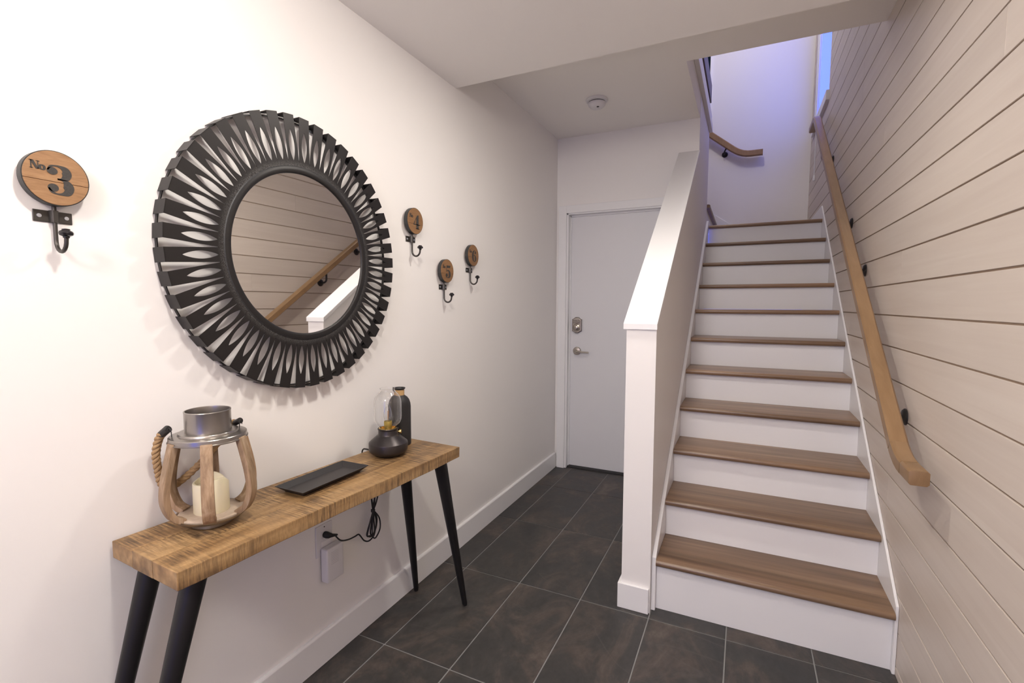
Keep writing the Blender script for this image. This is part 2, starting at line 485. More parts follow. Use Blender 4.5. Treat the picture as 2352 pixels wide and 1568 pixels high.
# half wall beside the stairs, going on as the wall under the upper floor
CAPS = 0.7065
def ztop(y): return 1.2315 + CAPS * (y - HY)
b = MB().prism([(HY, -0.02), (D, -0.02), (D, ztop(D)), (HY, ztop(HY))], 'x', HX0, HX1)
hw = struct(b.build('wall_stair', M['paint']), 'low sloping wall between hall and stairs')
b = MB()
yc, zc = HY - 0.010, ztop(HY) + 0.001
th = 0.0255
b.prism([(yc, zc), (D, zc + CAPS * (D - yc)), (D, zc + th + CAPS * (D - yc)), (yc + .0, zc + th)], 'x', HX0 - 0.0125, HX1 + 0.004)
b.build('sloping_cap', M['trim'], hw, bevel=0.002)
struct(MB().box(0.93, HX1, D + .12, WELL, -0.05, 2.80).build('wall_well', M['paint']))
# stairwell shell
struct(MB().box(-1.6, W + .005, Y2, Y2 + .12, 1.6, ZT).build('wall_stairwell', M['paint']))
struct(MB().box(-0.3, 0.93, WELL - .10, WELL, 1.9, 2.80).build('wall_flight', M['paint']))
b = MB()
b.box(-1.7, -1.6, 0.6, Y2, 2.7, ZT)
b.box(-1.6, W + .15, 0.6, 0.7, 2.80, ZT)
struct(b.build('wall_upstairs', M['paint']))
struct(MB().box(-1.7, W + .15, 0.6, Y2 + .12, ZT, ZT + .1).build('ceiling_stairwell', M['ceil']))
fu = MB().box(-1.6, XO - 0.02, 0.7, WELL - .1, 2.801, 2.915)
fu.box(-1.6, 0.0, WELL - .1, Y2, 2.801, 2.915)
struct(fu.build('floor_upstairs', M['dark_rail']))

# right wall: backing plus one object for each plank
WY0, WY1, WZ0, WZ1 = 4.66, 5.62, 3.02, 4.60
b = MB()
bx0, bx1 = W + 0.0055, W + 0.034
b.box(bx0, bx1, YN - .1, WY0, -0.05, ZT)
b.box(bx0, bx1, WY1, Y2 + .12, -0.05, ZT)
b.box(bx0, bx1, WY0, WY1, -0.05, WZ0)
b.box(bx0, bx1, WY0, WY1, WZ1, ZT)
wr = struct(b.build('wall_right', M['groove']), 'pale pickled plank wall beside the stairs')
PITCH_Z = 0.1265
z = 1.2966 - PITCH_Z * 11
zs = []
while z < ZT:
    zs.append(z); z += PITCH_Z
for k, zb in enumerate(zs):
    za, zc_ = max(zb + 0.0028, 0.0), min(zb + PITCH_Z - 0.0028, ZT)
    if zc_ - za < 0.01: continue
    y_end = Y2 if za > 1.9 else 4.9
    ya = YN if zc_ < ZC1 + .1 else (YB - .1 if zc_ < 2.79 else 0.7)
    joints = sorted(random.sample([-.7, -.2, .3, 0.75, 1.05, 1.6, 2.35, 2.75, 3.3, 3.9, 4.4], 2))
    joints = [j for j in joints if j > ya + .3]
    segs = []
    cut = [ya] + joints + [y_end]
    for a, c in zip(cut[:-1], cut[1:]):
        if zc_ > WZ0 and za < WZ1 and c > WY0:
            if a < WY0 - .02: segs.append((a, WY0, za, zc_))
            if c > WY1: segs.append((max(a, WY1), c, za, zc_))
            if za < WZ0 - .01: segs.append((max(a, WY0), min(c, WY1), za, WZ0))
            if zc_ > WZ1 + .01: segs.append((max(a, WY0), min(c, WY1), WZ1, zc_))
        else:
            segs.append((a, c, za, zc_))
    for a, c, q0, q1 in segs:
        if c - a < .02: continue
        d = random.uniform(0.0, 0.0006)
        MB().box(W + d, bx0, a + .0001, c - .0001, q0, q1).build('plank', M['plank'], wr, bevel=0.0007, seg=1)

# window high in the plank wall
win = struct(empty('window_1', (W, (WY0 + WY1) / 2, WZ0)), 'tall window with blue evening sky high in the plank wall')
def wbox(name, mat, *a, **kw):
    o = MB().box(*a).build(name, mat, win, **kw); o.location = -win.location; return o
wbox('window_reveal', M['trim'], W + .001, W + .03, WY1 - .012, WY1, WZ0, WZ1)
wbox('window_reveal', M['trim'], W + .001, W + .03, WY0, WY0 + .012, WZ0, WZ1)
wbox('window_reveal', M['trim'], W + .001, W + .03, WY0 + .012, WY1 - .012, WZ1 - .012, WZ1)
wbox('window_frame', M['trim'], W + .012, W + .03, WY1 - .052, WY1 - .012, WZ0, WZ1 - .012)
wbox('window_frame', M['trim'], W + .018, W + .03, WY0 + .012, WY0 + .052, WZ0, WZ1 - .012)
wbox('window_sill', M['trim'], W - .022, W + .034, WY0 - .015, WY1, WZ0 - .062, WZ0 + .014, bevel=0.003)
wbox('pane', M['pane'], W + .019, W + .022, WY0 + .052, WY1 - .052, WZ0 + .012, WZ1 - .012)

# baseboards
struct(MB().prism([(0, 0), (0.015, 0), (0.015, 0.118), (0.011, 0.124), (0, 0.124)], 'y', YN, D - 0.017).build('baseboard_left', M['trim'], bevel=0.0012, seg=1))
b = MB()
b.box(HX0 - 0.014, HX1 - .004, HY - 0.014, HY, 0, 0.112)
b.box(HX0 - 0.014, HX0, HY, D, 0, 0.112)
struct(b.build('baseboard_stair', M['trim'], bevel=0.0015, seg=1))

# ------------------------------------------------------------------ door in the back wall
XD0, XD1, ZD = 0.098, 0.866, 2.042
door = struct(empty('door_1', ((XD0 + XD1) / 2, D + 0.062, 0)), 'grey-white slab door with keypad lock at the end of the hall')
def dpart(mb, name, mat, parent=None, **kw):
    o = mb.build(name, mat, parent or door, **kw)
    if parent is None: o.location = -door.location
    return o
dpart(MB().box(XD0, XD1, D + .062, D + .106, 0.010, ZD), 'slab', M['door'], bevel=0.001, seg=1)
# keypad deadbolt
lx, lz, ly = 0.161, 1.171, D + .0615
pl = [(-.039, -.048), (-.030, -.050), (-.012, -.063), (.012, -.063), (.030, -.050), (.039, -.048), (.039, .048), (.030, .050), (.012, .065), (-.012, .065), (-.030, .050), (-.039, .048)]
lock = dpart(MB().prism([(lx + x, lz + zz) for x, zz in pl], 'y', ly - .020, ly), 'keypad_lock', M['nickel_dark'], bevel=0.003)
lock['label'] = 'aged nickel keypad deadbolt'
face = MB().prism([(lx + x * .9, lz + zz * .92) for x, zz in pl], 'y', ly - .0225, ly - .019).build('face_plate', M['nickel'], lock, bevel=0.001)
for r in range(2):
    for k in range(5):
        MB().box(lx - .026 + k * .013 - .004, lx - .026 + k * .013 + .004, ly - .0245, ly - .022, lz + .030 - r * .015, lz + .039 - r * .015).build('key', M['nickel_dark'], lock, bevel=0.001, seg=1)
MB().lathe([(.0305, 0), (.0305, -.006), (.027, -.012), (.018, -.016), (.017, -.024), (.014, -.026)], 32, (lx, ly - .020, lz - .018), 'y').build('lock_cylinder', M['nickel'], lock, smooth=35)
# lever
hz, hxx = 0.962, 0.161
lever = dpart(MB().lathe([(.033, 0), (.033, -.006), (.029, -.012), (.012, -.015), (.011, -.045)], 36, (hxx, ly, hz), 'y'), 'door_lever', M['nickel'], smooth=35)
lever['label'] = 'satin nickel lever handle'
MB().tube(spline([(hxx, ly - .040, hz), (hxx + .012, ly - .050, hz - .001), (hxx + .05, ly - .052, hz - .004), (hxx + .11, ly - .050, hz - .006)], 6), [.0115] * 7 + [.009] * 6 + [.007] * 6, 12).build('lever_arm', M['nickel'], lever, smooth=50)
# frame and casing round the door
b = MB()
cs = 0.064
b.box(0.021, 0.021 + cs, D - .017, D, 0, 2.112)
b.box(0.879, HX0 - .0005, D - .017, D, 0, 2.112)
b.box(0.021 + cs, 0.879, D - .017, D, 2.053, 2.112)
tr = struct(b.build('trim_1', M['trim'], bevel=0.0015, seg=1), 'white casing round the grey-white door')
b = MB()
b.box(0.085, 0.098, D - .004, D + .12, 0, 2.055)
b.box(0.866, 0.885, D - .004, D + .12, 0, 2.055)
b.box(0.085, 0.885, D - .004, D + .12, 2.043, 2.057)
b.build('jamb', M['trim'], tr, bevel=0.001, seg=1)
b = MB()
b.box(0.0979, 0.104, D + .048, D + .0615, 0, 2.043)
b.box(0.0979, 0.866, D + .048, D + .0615, 2.032, 2.043)
b.build('door_stop', M['trim'], tr)
MB().box(0.098, 0.866, D + .02, D + .12, -0.002, 0.009).build('threshold', M['slot'], tr)

# ------------------------------------------------------------------ staircase
st = tag(empty('staircase', (1.49, NY, 0)), 'straight staircase with brown wooden treads and white risers', 'staircase')
def spart(mb, name, mat, **kw):
    o = mb.build(name, mat, st, **kw); o.location = -st.location; return o
TX0, TX1 = 1.069, 1.9065
TH = 0.028
def nose_prof(y, z, run):
    """tread side view (y,z): rounded nosing at y, underside z"""
    r = TH / 2
    return [(y + run, z), (y + run, z + TH)] + [(y + r - r * math.sin(a) * 1.0, z + r + r * math.cos(a)) for a in [pi * k / 8 for k in range(9)]]
rz0 = 0.0
for k in range(11):
    y, zz = NY + k * RUN, NZ + k * RISE
    run = RUN + 0.045 if k < 10 else 0.12
    spart(MB().prism(nose_prof(y, zz, run), 'x', TX0, TX1), 'tread', M['tread'], smooth=40)
    yr = y + 0.034
    spart(MB().box(TX0, TX1, yr, yr + .016, rz0 + .0005, zz), 'riser', M['trim'])
    rz0 = zz + TH
LZ = NZ + 10 * RISE + TH       # landing level
spart(MB().box(HX1 + .001, TX1, NY + 10 * RUN + .12, Y2 - .001, LZ - .03, LZ), 'landing', M['tread'])
ys = 2.100
def skirt(name, x0, x1, zA, slope, y_end):
    poly = [(ys, 0), (ys, zA), (y_end, zA + slope * (y_end - ys)), (y_end, zA + slope * (y_end - ys) - .42), (ys + .42, 0)]
    spart(MB().prism(poly, 'x', x0, x1), name, M['trim'], bevel=0.0012, seg=1)
skirt('skirt_board', HX1 + .0005, TX0 - .0002, 0.240, 0.7375, WELL)
skirt('skirt_board', TX1 + .0002, W - .0005, 0.257, 0.7295, 4.68)
spart(MB().box(TX1 + .0002, W - .0005, 4.6805, Y2 - .0005, LZ, 2.140), 'landing_skirting', M['trim'], bevel=0.001, seg=1)
# upper flight turning left behind the door wall
for k in range(4):
    x, zz = 1.078 - k * .25, LZ + (k + 1) * RISE - TH
    r = TH / 2
    prof = [(x - .30, zz), (x - .30, zz + TH)] + [(x - r + r * math.sin(a), zz + r + r * math.cos(a)) for a in [pi * i / 8 for i in range(9)]]
    spart(MB().prism(prof, 'y', WELL + .002, Y2 - .014), 'tread', M['tread'], smooth=40)
    spart(MB().box(x - .05, x - .034, WELL + .002, Y2 - .014, LZ + k * RISE + .0005, zz), 'riser', M['trim'])
sk = [(1.36, LZ), (1.36, LZ + .07), (0.0, LZ + .07 + 1.36 * .70), (0.0, LZ + .45), (1.0, LZ)]
spart(MB().prism(sk, 'y', Y2 - .013, Y2 - .0005), 'skirt_board', M['trim'], bevel=0.001, seg=1)

# ------------------------------------------------------------------ hand rails
def rail_profile(w_, h_, c=0.006):
    w2 = w_ / 2
    return [(-w2 + c, -h_), (w2 - c, -h_), (w2, -h_ + c), (w2, -c), (w2 - c, 0), (-w2 + c, 0), (-w2, -c), (-w2, -h_ + c)]
def bracket(parent, wall_pt, rail_pt, out):
    """rosette on the wall with a bent arm up to the rail; out: unit vector away from the wall"""
    o = Vector(out); wp = Vector(wall_pt); rp = Vector(rail_pt)
    ax = 'x' if abs(o.x) > .5 else 'y'
    s = o.x if ax == 'x' else o.y
    br = MB().lathe([(.030, 0), (.030, .004 * s), (.024, .010 * s), (.012, .013 * s)], 28, tuple(wp), ax).build('bracket', M['black'], parent, smooth=40)
    br['label'] = 'matte black rail bracket'
    d = (rp - wp).dot(o)
    MB().tube(spline([wp + o * .01, wp + o * d * .6, wp + o * d * .95 + Vector((0, 0, .02)), rp], 6), .0075, 12).build('bracket_arm', M['black'], br, smooth=60)
    for c in (br,):
        c.location = -parent.location
rail = tag(empty('handrail', (1.845, 1.72, 0.82)), 'brown wooden handrail climbing the plank wall beside the stairs', 'handrail')
def zr(y): return 0.898 + 0.7150 * (y - 1.93)
def rp(mb, par, name, mat, **kw):
    o = mb.build(name, mat, par, **kw); o.location = -par.location; return o
RX = 1.845
prof = rail_profile(0.050, 0.045)
yt, ye = 4.62, 4.98
pts = [(RX, 1.930, zr(1.93)), (RX, yt, zr(yt))]
rp(MB().sweep(pts, prof, (1, 0, 0)), rail, 'rail', M['rail'], smooth=30)
zb_ = 0.866
cur = [(RX, 1.930, zr(1.93))] + [(RX, 1.930 - .115 * t, zr(1.93) - .7150 * .115 * (t - t * t / 2) * .78) for t in (.25, .5, .75, 1.0)]
rp(MB().sweep(cur, prof, (1, 0, 0)), rail, 'easing', M['rail'], smooth=30)
zl = cur[-1][2]
rp(MB().sweep([(RX, 1.815, zl), (RX, 1.722, zl)], prof, (1, 0, 0)), rail, 'rail_end', M['rail'], bevel=0.002, smooth=30)
top = [(RX, yt, zr(yt)), (RX, yt + .05, zr(yt) + .026), (RX, yt + .10, zr(yt) + .036), (RX, ye, zr(yt) + .037)]
rp(MB().sweep(top, prof, (1, 0, 0)), rail, 'rail_return', M['rail'], smooth=30)
for y, zz in ((2.175, 0.935), (2.975, 1.512), (3.40, 1.808), (4.25, 2.388)):
    bracket(rail, (W, y, zz), (RX, y, zr(y) - .052), (-1, 0, 0))

rail2 = tag(empty('handrail', (1.49, Y2 - .07, 2.86)), 'brown handrail with curved lower end on the white stairwell wall', 'handrail')
ry = Y2 - .065
p2 = [(0.30, ry, 2.934 + .80 * (1.30 - .30)), (1.22, ry, 2.934 + .80 * .08)] + [(1.22 + .15 * t, ry, 2.998 - .80 * .15 * (t - t * t / 2)) for t in (.2, .4, .6, .8, 1.0)] + [(1.487, ry, 2.938)]
rp(MB().sweep(p2, rail_profile(.046, .058), (0, 1, 0)), rail2, 'rail', M['rail'], smooth=30)
bracket(rail2, (1.125, Y2, 2.945), (1.155, ry, 3.015), (0, -1, 0))

# trims and beam along the edge of the upstairs floor
b = MB().box(XO - .10, XO + .028, YO - .3, WELL - .002, 2.801, 2.86)
b.box(XO - .10, XO + .022, YO - .3, WELL - .03, 2.86, 2.93)
struct(b.build('trim_2', M['trim'], bevel=0.002, seg=1), 'white trim along the edge of the stairwell opening')
gb = MB().box(1.02, 1.076, YO - .3, 4.34, 2.96, 3.10).build('guard_rail', M['dark_rail'], bevel=0.004)
tag(gb, 'dark brown wooden rail above the white stairwell trim', 'rail')
pn = empty('wall_panel', (0.75, Y2, 3.3))
tag(pn, 'dark teal panel with a pale edge high on the stairwell wall', 'panel')
o = MB().box(0.45, 0.953, Y2 - .02, Y2 - .0005, 3.30, 4.75).build('panel_board', M['panel'], pn); o.location = -pn.location
o = MB().box(0.953, 0.963, Y2 - .022, Y2 - .0005, 3.30, 4.75).build('panel_edge', M['trim'], pn); o.location = -pn.location

# ------------------------------------------------------------------ smoke detector
sd = tag(empty('smoke_detector', (0.484, 3.099, ZC2)), 'round white smoke detector on the passage ceiling', 'smoke detector')
MB().lathe([(.066, 0), (.068, -.004), (.066, -.014), (.058, -.018)], 40).build('base', M['plastic'], sd, smooth=40)
MB().lathe([(.052, -.016), (.052, -.024)], 40).build('vent_gap', M['slot'], sd)
MB().lathe([(.055, -.023), (.056, -.030), (.052, -.040), (.042, -.050), (.028, -.053)], 40).build('cover', M['plastic'], sd, smooth=40)
MB().lathe([(.008, -.052), (.008, -.0545)], 16, (.012, -.018, 0)).build('test_button', M['slot'], sd)
MB().lathe([(.022, -.052), (.020, -.055)], 24, (-.012, .012, 0)).build('sensor_cap', M['plastic'], sd, smooth=40)

# ------------------------------------------------------------------ sunburst mirror
MY, MZ, MR, MG = 1.1765, 1.4988, 0.4428, 0.2610
mir = tag(empty('wall_mirror', (0, MY, MZ)), 'round sunburst mirror with black slotted metal bars on the cream wall', 'mirror')
XF = 0.049
MB().lathe([(MG + .004, .034), (MG + .004, .0455)], 128, axis='x').build('mirror_glass', M['mirror'], mir)
RO = 0.2805
ring = []
n = 128
pr_ = [(MG, .018), (MG, .0475), (MG + .002, .0505), (MG + .007, .0520), (MG + .014, .0520), (RO, .0505), (RO, .018)]
v = [(h, r * math.cos(2 * pi * k / n), r * math.sin(2 * pi * k / n)) for r, h in pr_ for k in range(n)]
m_ = len(pr_)
f = [(i * n + k, i * n + (k + 1) % n, ((i + 1) % m_) * n + (k + 1) % n, ((i + 1) % m_) * n + k) for i in range(m_) for k in range(n)]
MB().add(v, f).build('rim', M['bar'], mir, smooth=50)
pr_ = [(MR - .009, .002), (MR - .009, .011), (MR - .006, .011), (MR - .006, .002)]
v = [(h, r * math.cos(2 * pi * k / n), r * math.sin(2 * pi * k / n)) for r, h in pr_ for k in range(n)]
f = [(i * n + k, i * n + (k + 1) % n, ((i + 1) % 4) * n + (k + 1) % n, ((i + 1) % 4) * n + k) for i in range(4) for k in range(n)]
MB().add(v, f).build('back_hoop', M['black'], mir)
# one bar: flat strip with a leaf-shaped opening, folded back to the wall at its outer end
def bar_mesh():
    hw_in, hw_out = 0.0206, 0.0192
    r0, r1 = RO - .004, MR
    h0, h1 = 0.3000, 0.3985
    hmax = 0.0108
    N = 22
    t_ = 0.0016
    def hw(r): return hw_in + (hw_out - hw_in) * (r - r0) / (r1 - r0)
    def hole(u):
        return hmax * (math.sin(pi * u) ** 0.82)
    rs = [h0 + (h1 - h0) * k / N for k in range(N + 1)]
    mb = MB()
    for sgn in (1, -1):
        # one half of the strip, from the opening to the side
        col = [(r0, 0.0)] + [(r, hole(k / N)) for k, r in enumerate(rs)] + [(r1, 0.0)]
        base = len(mb.v)
        V = []
        for xx in (XF, XF - t_):
            for r, hh in col:
                V += [(xx, sgn * hh, r), (xx, sgn * hw(r), r)]
        nn = len(col)
        F = []
        for i in range(nn - 1):
            a = 2 * i
            F.append((a, a + 1, a + 3, a + 2))
            F.append((2 * nn + a, 2 * nn + a + 2, 2 * nn + a + 3, 2 * nn + a + 1))
            F.append((a + 1, 2 * nn + a + 1, 2 * nn + a + 3, a + 3))
            if 1 <= i <= N: F.append((a, a + 2, 2 * nn + a + 2, 2 * nn + a))
        mb.add(V, F)
    mb.box(.003, XF, -hw(r1), hw(r1), r1 - t_, r1)
    me = mb.mesh('bar', M['slat'])
    return me
bm_ = bar_mesh()
for k in range(45):
    o = bpy.data.objects.new('bar', bm_); COL.objects.link(o); o.parent = mir
    a = math.radians(1.0 + 8 * k)              # angle in the wall plane, from +y towards +z
    o.rotation_euler = (a - pi / 2, 0, 0)
# rough brazed collar where the bars meet the rim
MB().lathe([(RO + .004, XF - .001), (RO + .003, XF + .0010), (RO - .002, XF + .0014)], 128, axis='x', cap=False).build('brazed_collar', M['solder'], mir, smooth=60)
MB().lathe([(.005, XF - .030), (.005, XF - .025)], 12, (0, .055, MR - .022), 'x').build('hanging_screw', M['screw'], mir)

# ------------------------------------------------------------------ numbered wall hooks
def stroke(mb, pts, x, org, sc, n=7):
    """flat brush stroke of changing width; pts: (u, v, width)"""
    P = spline([(p[0], p[1], p[2]) for p in pts], n)
    L, R_ = [], []
    for i, p in enumerate(P):
        a, c = P[max(i - 1, 0)], P[min(i + 1, len(P) - 1)]
        d = Vector((c.x - a.x, c.y - a.y)); d.normalize()
        nx, ny = -d.y, d.x
        hw_ = max(p.z, 0.01) / 2
        L.append((x, org[0] + (p.x + nx * hw_) * sc[0], org[1] + (p.y + ny * hw_) * sc[1]))
        R_.append((x, org[0] + (p.x - nx * hw_) * sc[0], org[1] + (p.y - ny * hw_) * sc[1]))
    k = len(P)
    mb.add(L + R_, [(i, i + 1, k + i + 1, k + i) for i in range(k - 1)])
def blob(mb, c, r, x, org, sc, n=24):
    mb.add([(x, org[0] + (c[0] + r[0] * math.cos(2 * pi * i / n)) * sc[0], org[1] + (c[1] + r[1] * math.sin(2 * pi * i / n)) * sc[1]) for i in range(n)], [tuple(range(n))])
def poly(mb, pts, x, org, sc):
    mb.add([(x, org[0] + p[0] * sc[0], org[1] + p[1] * sc[1]) for p in pts], [tuple(range(len(pts)))])
def numeral(mb, d, x, org, sc):
    S_ = lambda p: stroke(mb, p, x, org, sc)
    B_ = lambda c, r: blob(mb, c, r, x, org, sc)
    if d == 3:
        S_([(.05, .80, .05), (.13, .925, .07), (.30, .975, .05), (.47, .955, .10), (.60, .875, .24), (.645, .755, .32), (.60, .63, .26), (.47, .545, .08), (.34, .53, .05)])
        S_([(.34, .53, .04), (.50, .515, .06), (.62, .43, .24), (.685, .28, .36), (.64, .12, .26), (.48, .035, .10), (.30, .02, .05), (.13, .08, .08), (.05, .20, .05)])
        B_((.19, .785), (.17, .125)); B_((.19, .215), (.175, .135))
    if d == 4:
        poly(mb, [(.42, .0), (.74, .0), (.74, 1.0), (.62, 1.0), (.42, .76)], x, org, sc)
        poly(mb, [(.60, 1.0), (.50, .93), (.04, .34), (.12, .31)], x, org, sc)
        poly(mb, [(.04, .27), (.92, .27), (.92, .34), (.04, .34)], x, org, sc)
        poly(mb, [(.34, 0), (.84, 0), (.84, .05), (.34, .05)], x, org, sc)
    if d == 5:
        poly(mb, [(.16, .98), (.74, .98), (.84, 1.0), (.74, .80), (.22, .80), (.20, .50), (.14, .50)], x, org, sc)
        S_([(.17, .50, .05), (.30, .585, .06), (.48, .585, .10), (.62, .48, .24), (.68, .30, .34), (.63, .12, .24), (.48, .035, .10), (.30, .02, .05), (.13, .08, .08), (.05, .20, .05)])
        B_((.19, .215), (.165, .13))
    if d == 6:
        S_([(.76, .80, .05), (.66, .94, .07), (.50, .98, .05), (.36, .93, .12), (.22, .76, .26), (.17, .50, .32), (.22, .23, .27), (.36, .05, .10), (.46, .02, .05)])
        S_([(.46, .02, .05), (.58, .06, .12), (.68, .18, .24), (.70, .30, .27), (.66, .44, .22), (.55, .555, .08), (.42, .575, .05), (.30, .52, .04)])
        B_((.66, .80), (.13, .11))
def number_sign(mb, x, org, sc):
    poly(mb, [(.03, 0), (.12, 0), (.12, 1), (.03, 1)], x, org, sc)
    for q in ((-.06, .93, .24), (.44, .93, .72), (-.06, 0, .21)):
        poly(mb, [(q[0], q[1]), (q[2], q[1]), (q[2], q[1] + .07), (q[0], q[1] + .07)], x, org, sc)
    poly(mb, [(.0, 1), (.26, 1), (.64, 0), (.42, 0)], x, org, sc)
    poly(mb, [(.54, 0), (.62, 0), (.62, 1), (.54, 1)], x, org, sc)
    stroke(mb, [(.80 + .17 * math.cos(a) + .08, .30 + .28 * math.sin(a), .10 + .12 * abs(math.cos(a))) for a in [2 * pi * k / 12 for k in range(13)]], x, org, sc, 3)
def hook(y, z, d, label, wood_, split, edge_s=1.0):
    t = tag(empty('wall_hook', (0, y, z)), label, 'wall hook', 'numbered hooks on the cream wall')
    R = 0.0572
    xb, xf = 0.012, 0.031
    zsp = split
    def part(lo):
        a = math.asin((zsp) / R)
        if lo: ang = [pi - a + (pi + 2 * a) * k / 40 for k in range(41)]
        else: ang = [a + (pi - 2 * a) * k / 40 for k in range(41)]
        gap = -.0004 if lo else .0004
        return [((R - .0012) * math.cos(q), (R - .0012) * math.sin(q) + gap) for q in ang]
    for lo in (0, 1):
        MB().prism(part(lo), 'x', xb, xf - (0.0 if lo else .0003)).build('board', wood_, t, bevel=.0005, seg=1)
    # rim band
    pr_ = [(R - .0012, xb - .001), (R - .0012, xf - .0015), (R + .0008, xf - .0015), (R + .0008, xb - .001)]
    n = 64
    v = [(h, r * math.cos(2 * pi * k / n), r * math.sin(2 * pi * k / n)) for r, h in pr_ for k in range(n)]
    f = [(i * n + k, i * n + (k + 1) % n, ((i + 1) % 4) * n + (k + 1) % n, ((i + 1) % 4) * n + k) for i in range(4) for k in range(n)]
    MB().add(v, f).build('rim_band', M['edge'], t, smooth=40)
    mb = MB(); numeral(mb, d, xf + .0006, (-.0175, -.034), (.054, .062)); mb.build('numeral', M['ink'], t)['label'] = 'charcoal number %d' % d
    mb = MB(); number_sign(mb, xf + .0006, (-.043, .013), (.022, .017)); mb.build('number_sign', M['ink'], t)['label'] = 'small charcoal lettering No'
    # stem, curved hook and knob
    pts = [(.010, 0, -.050), (.010, 0, -.09), (.010, 0, -.128)] + [(.032 - .022 * math.cos(a), 0, -.132 - .024 * math.sin(a)) for a in [pi * k / 10 for k in range(11)]] + [(.0545, 0, -.130), (.055, 0, -.126)]
    MB().tube(pts, .0040, 12).build('hook_rod', M['gun'], t, smooth=60)
    MB().lathe([(.004, -.129), (.0060, -.127), (.0060, -.1245), (.0115, -.122), (.0130, -.118), (.0115, -.114), (.0072, -.1115), (.0072, -.109), (.003, -.108)], 24, (.055, 0, 0)).build('knob', M['knob'], t, smooth=40)
    pb = MB().box(.0006, .003, -.034, .034, -.092, -.067)
    pl_ = pb.build('bracket_plate', M['gun'], t, bevel=.001, seg=1)
    MB().prism([(.0006, -.0075), (.012, -.0068), (.0155, -.004), (.0155, .004), (.012, .0068), (.0006, .0075)], 'z', -.0925, -.0665).build('strap', M['gun'], t, smooth=50)
    for s_ in (-.0235, .0235):
        MB().lathe([(.0046, .0028), (.0040, .0044), (.0015, .0046)], 16, (0, s_, -.0795), 'x').build('screw', M['screw'], t, smooth=40)
    return t
hook(.5375, 1.604, 3, 'wall hook with amber pine plaque numbered three, alone on its side of the mirror', M['plaque'], -.008)
hook(1.803, 1.708, 4, 'wall hook with pine plaque numbered four, highest and nearest to the mirror rim', M['plaque_dark'], -.014)
hook(2.060, 1.502, 5, 'wall hook with pine plaque numbered five, lowest of the hooks', M['plaque_dark'], -.012)
hook(2.319, 1.602, 6, 'wall hook with pine plaque numbered six, closest to the door', M['plaque_dark'], -.010)

# ------------------------------------------------------------------ console table
TR = 0.0556
ZTT, TW, TL, TTH = 0.7609, 0.288, 1.056, 0.042
tb = tag(empty('console_table', (0.012, 0.604, 0), -TR), 'narrow console table with sawn wood top and black tapered legs against the wall', 'table')
cuts = [0.0, 0.096, 0.187, TW]
for i in range(3):
    a0, a1 = cuts[i] + (0.0003 if i else 0), cuts[i + 1] - (0.0003 if i < 2 else 0)
    N = 24
    v = []; f = []
    rnd = random.Random(40 + i)
    ph = rnd.uniform(0, 6)
    for k in range(N + 1):
        bq = TL * k / N
        wob = (0.0022 * math.sin(bq * 9 + 1.0) + 0.0012 * math.sin(bq * 23)) if i == 2 else 0.0
        dz = -0.0004 * (i == 1)
        v += [(a0, bq, ZTT - TTH), (a1 + wob, bq, ZTT - TTH), (a1 + wob * .6, bq, ZTT + dz), (a0, bq, ZTT + dz)]
    for k in range(N):
        o = 4 * k
        f += [(o, o + 1, o + 5, o + 4), (o + 1, o + 2, o + 6, o + 5), (o + 2, o + 3, o + 7, o + 6), (o + 3, o, o + 4, o + 7)]
    f += [(0, 3, 2, 1), (4 * N, 4 * N + 1, 4 * N + 2, 4 * N + 3)]
    MB().add(v, f).build('board', M['table'], tb, bevel=0.0022 if i != 1 else 0.0007, seg=2)
for top_, foot in (((.240, .985), (.222, 1.182)), ((.052, .985), (-.040, 1.163)), ((.243, .062), (.225, -.130)), ((.060, .062), (.030, -.112))):
    a = Vector((*top_, ZTT - TTH)); c = Vector((*foot, 0.0))
    pts = [c + Vector((0, 0, .0)), c.lerp(a, .006), c.lerp(a, .02)] + [c.lerp(a, t) for t in (.25, .5, .75, .97)] + [a]
    rr = [.0085, .0105, .0115, .0155, .0190, .0225, .0260, .0262]
    lg = MB().tube(pts, rr, 20).build('leg', M['leg'], tb, smooth=50)
    MB().lathe([(.009, 0), (.0098, .004), (.0098, .008)], 18, (c.x, c.y, 0)).build('foot_pad', M['slot'], lg, smooth=40)

def on_table(a, b_, z=ZTT):
    c, s_ = math.cos(TR), math.sin(TR)
    return (0.012 + a * c + b_ * s_, 0.604 - a * s_ + b_ * c, z)

# ------------------------------------------------------------------ tray
ty = tag(empty('serving_tray', on_table(.1225, .527)), 'black rectangular tray with sloping sides on the console table', 'tray')
ty.rotation_euler = (0, 0, 0)
def rect(hx, hy, z): return [(-hx, -hy, z), (hx, -hy, z), (hx, hy, z), (-hx, hy, z)]
L_ = [rect(.040, .118, 0), rect(.041, .119, .003), rect(.0585, .137, .0175), rect(.0600, .1385, .0185), rect(.0600, .1385, .0200), rect(.0575, .136, .0200), rect(.0400, .1185, .0062)]
v = [p for L in L_ for p in L]
f = [(4 * i + k, 4 * i + (k + 1) % 4, 4 * i + 4 + (k + 1) % 4, 4 * i + 4 + k) for i in range(len(L_) - 1) for k in range(4)] + [(3, 2, 1, 0), tuple(range(24, 28))]
MB().add(v, f).build('tray_body', M['tray'], ty, bevel=.0006, seg=1)

# ------------------------------------------------------------------ lantern
ln = tag(empty('lantern', on_table(.105, .180)), 'wooden stave lantern with pewter lid and rope handle on the console table', 'lantern')
MB().lathe([(.046, 0), (.050, .002), (.050, .012), (.062, .014), (.078, .021), (.083, .028), (.0835, .030), (.0815, .030), (.076, .0245), (.05, .022)], 48).build('base_dish', M['steel'], ln, smooth=40)
MB().lathe([(.0755, .0225), (.0765, .024), (.0765, .031), (.0755, .0318)], 48).build('base_disc', M['basewood'], ln, smooth=40)
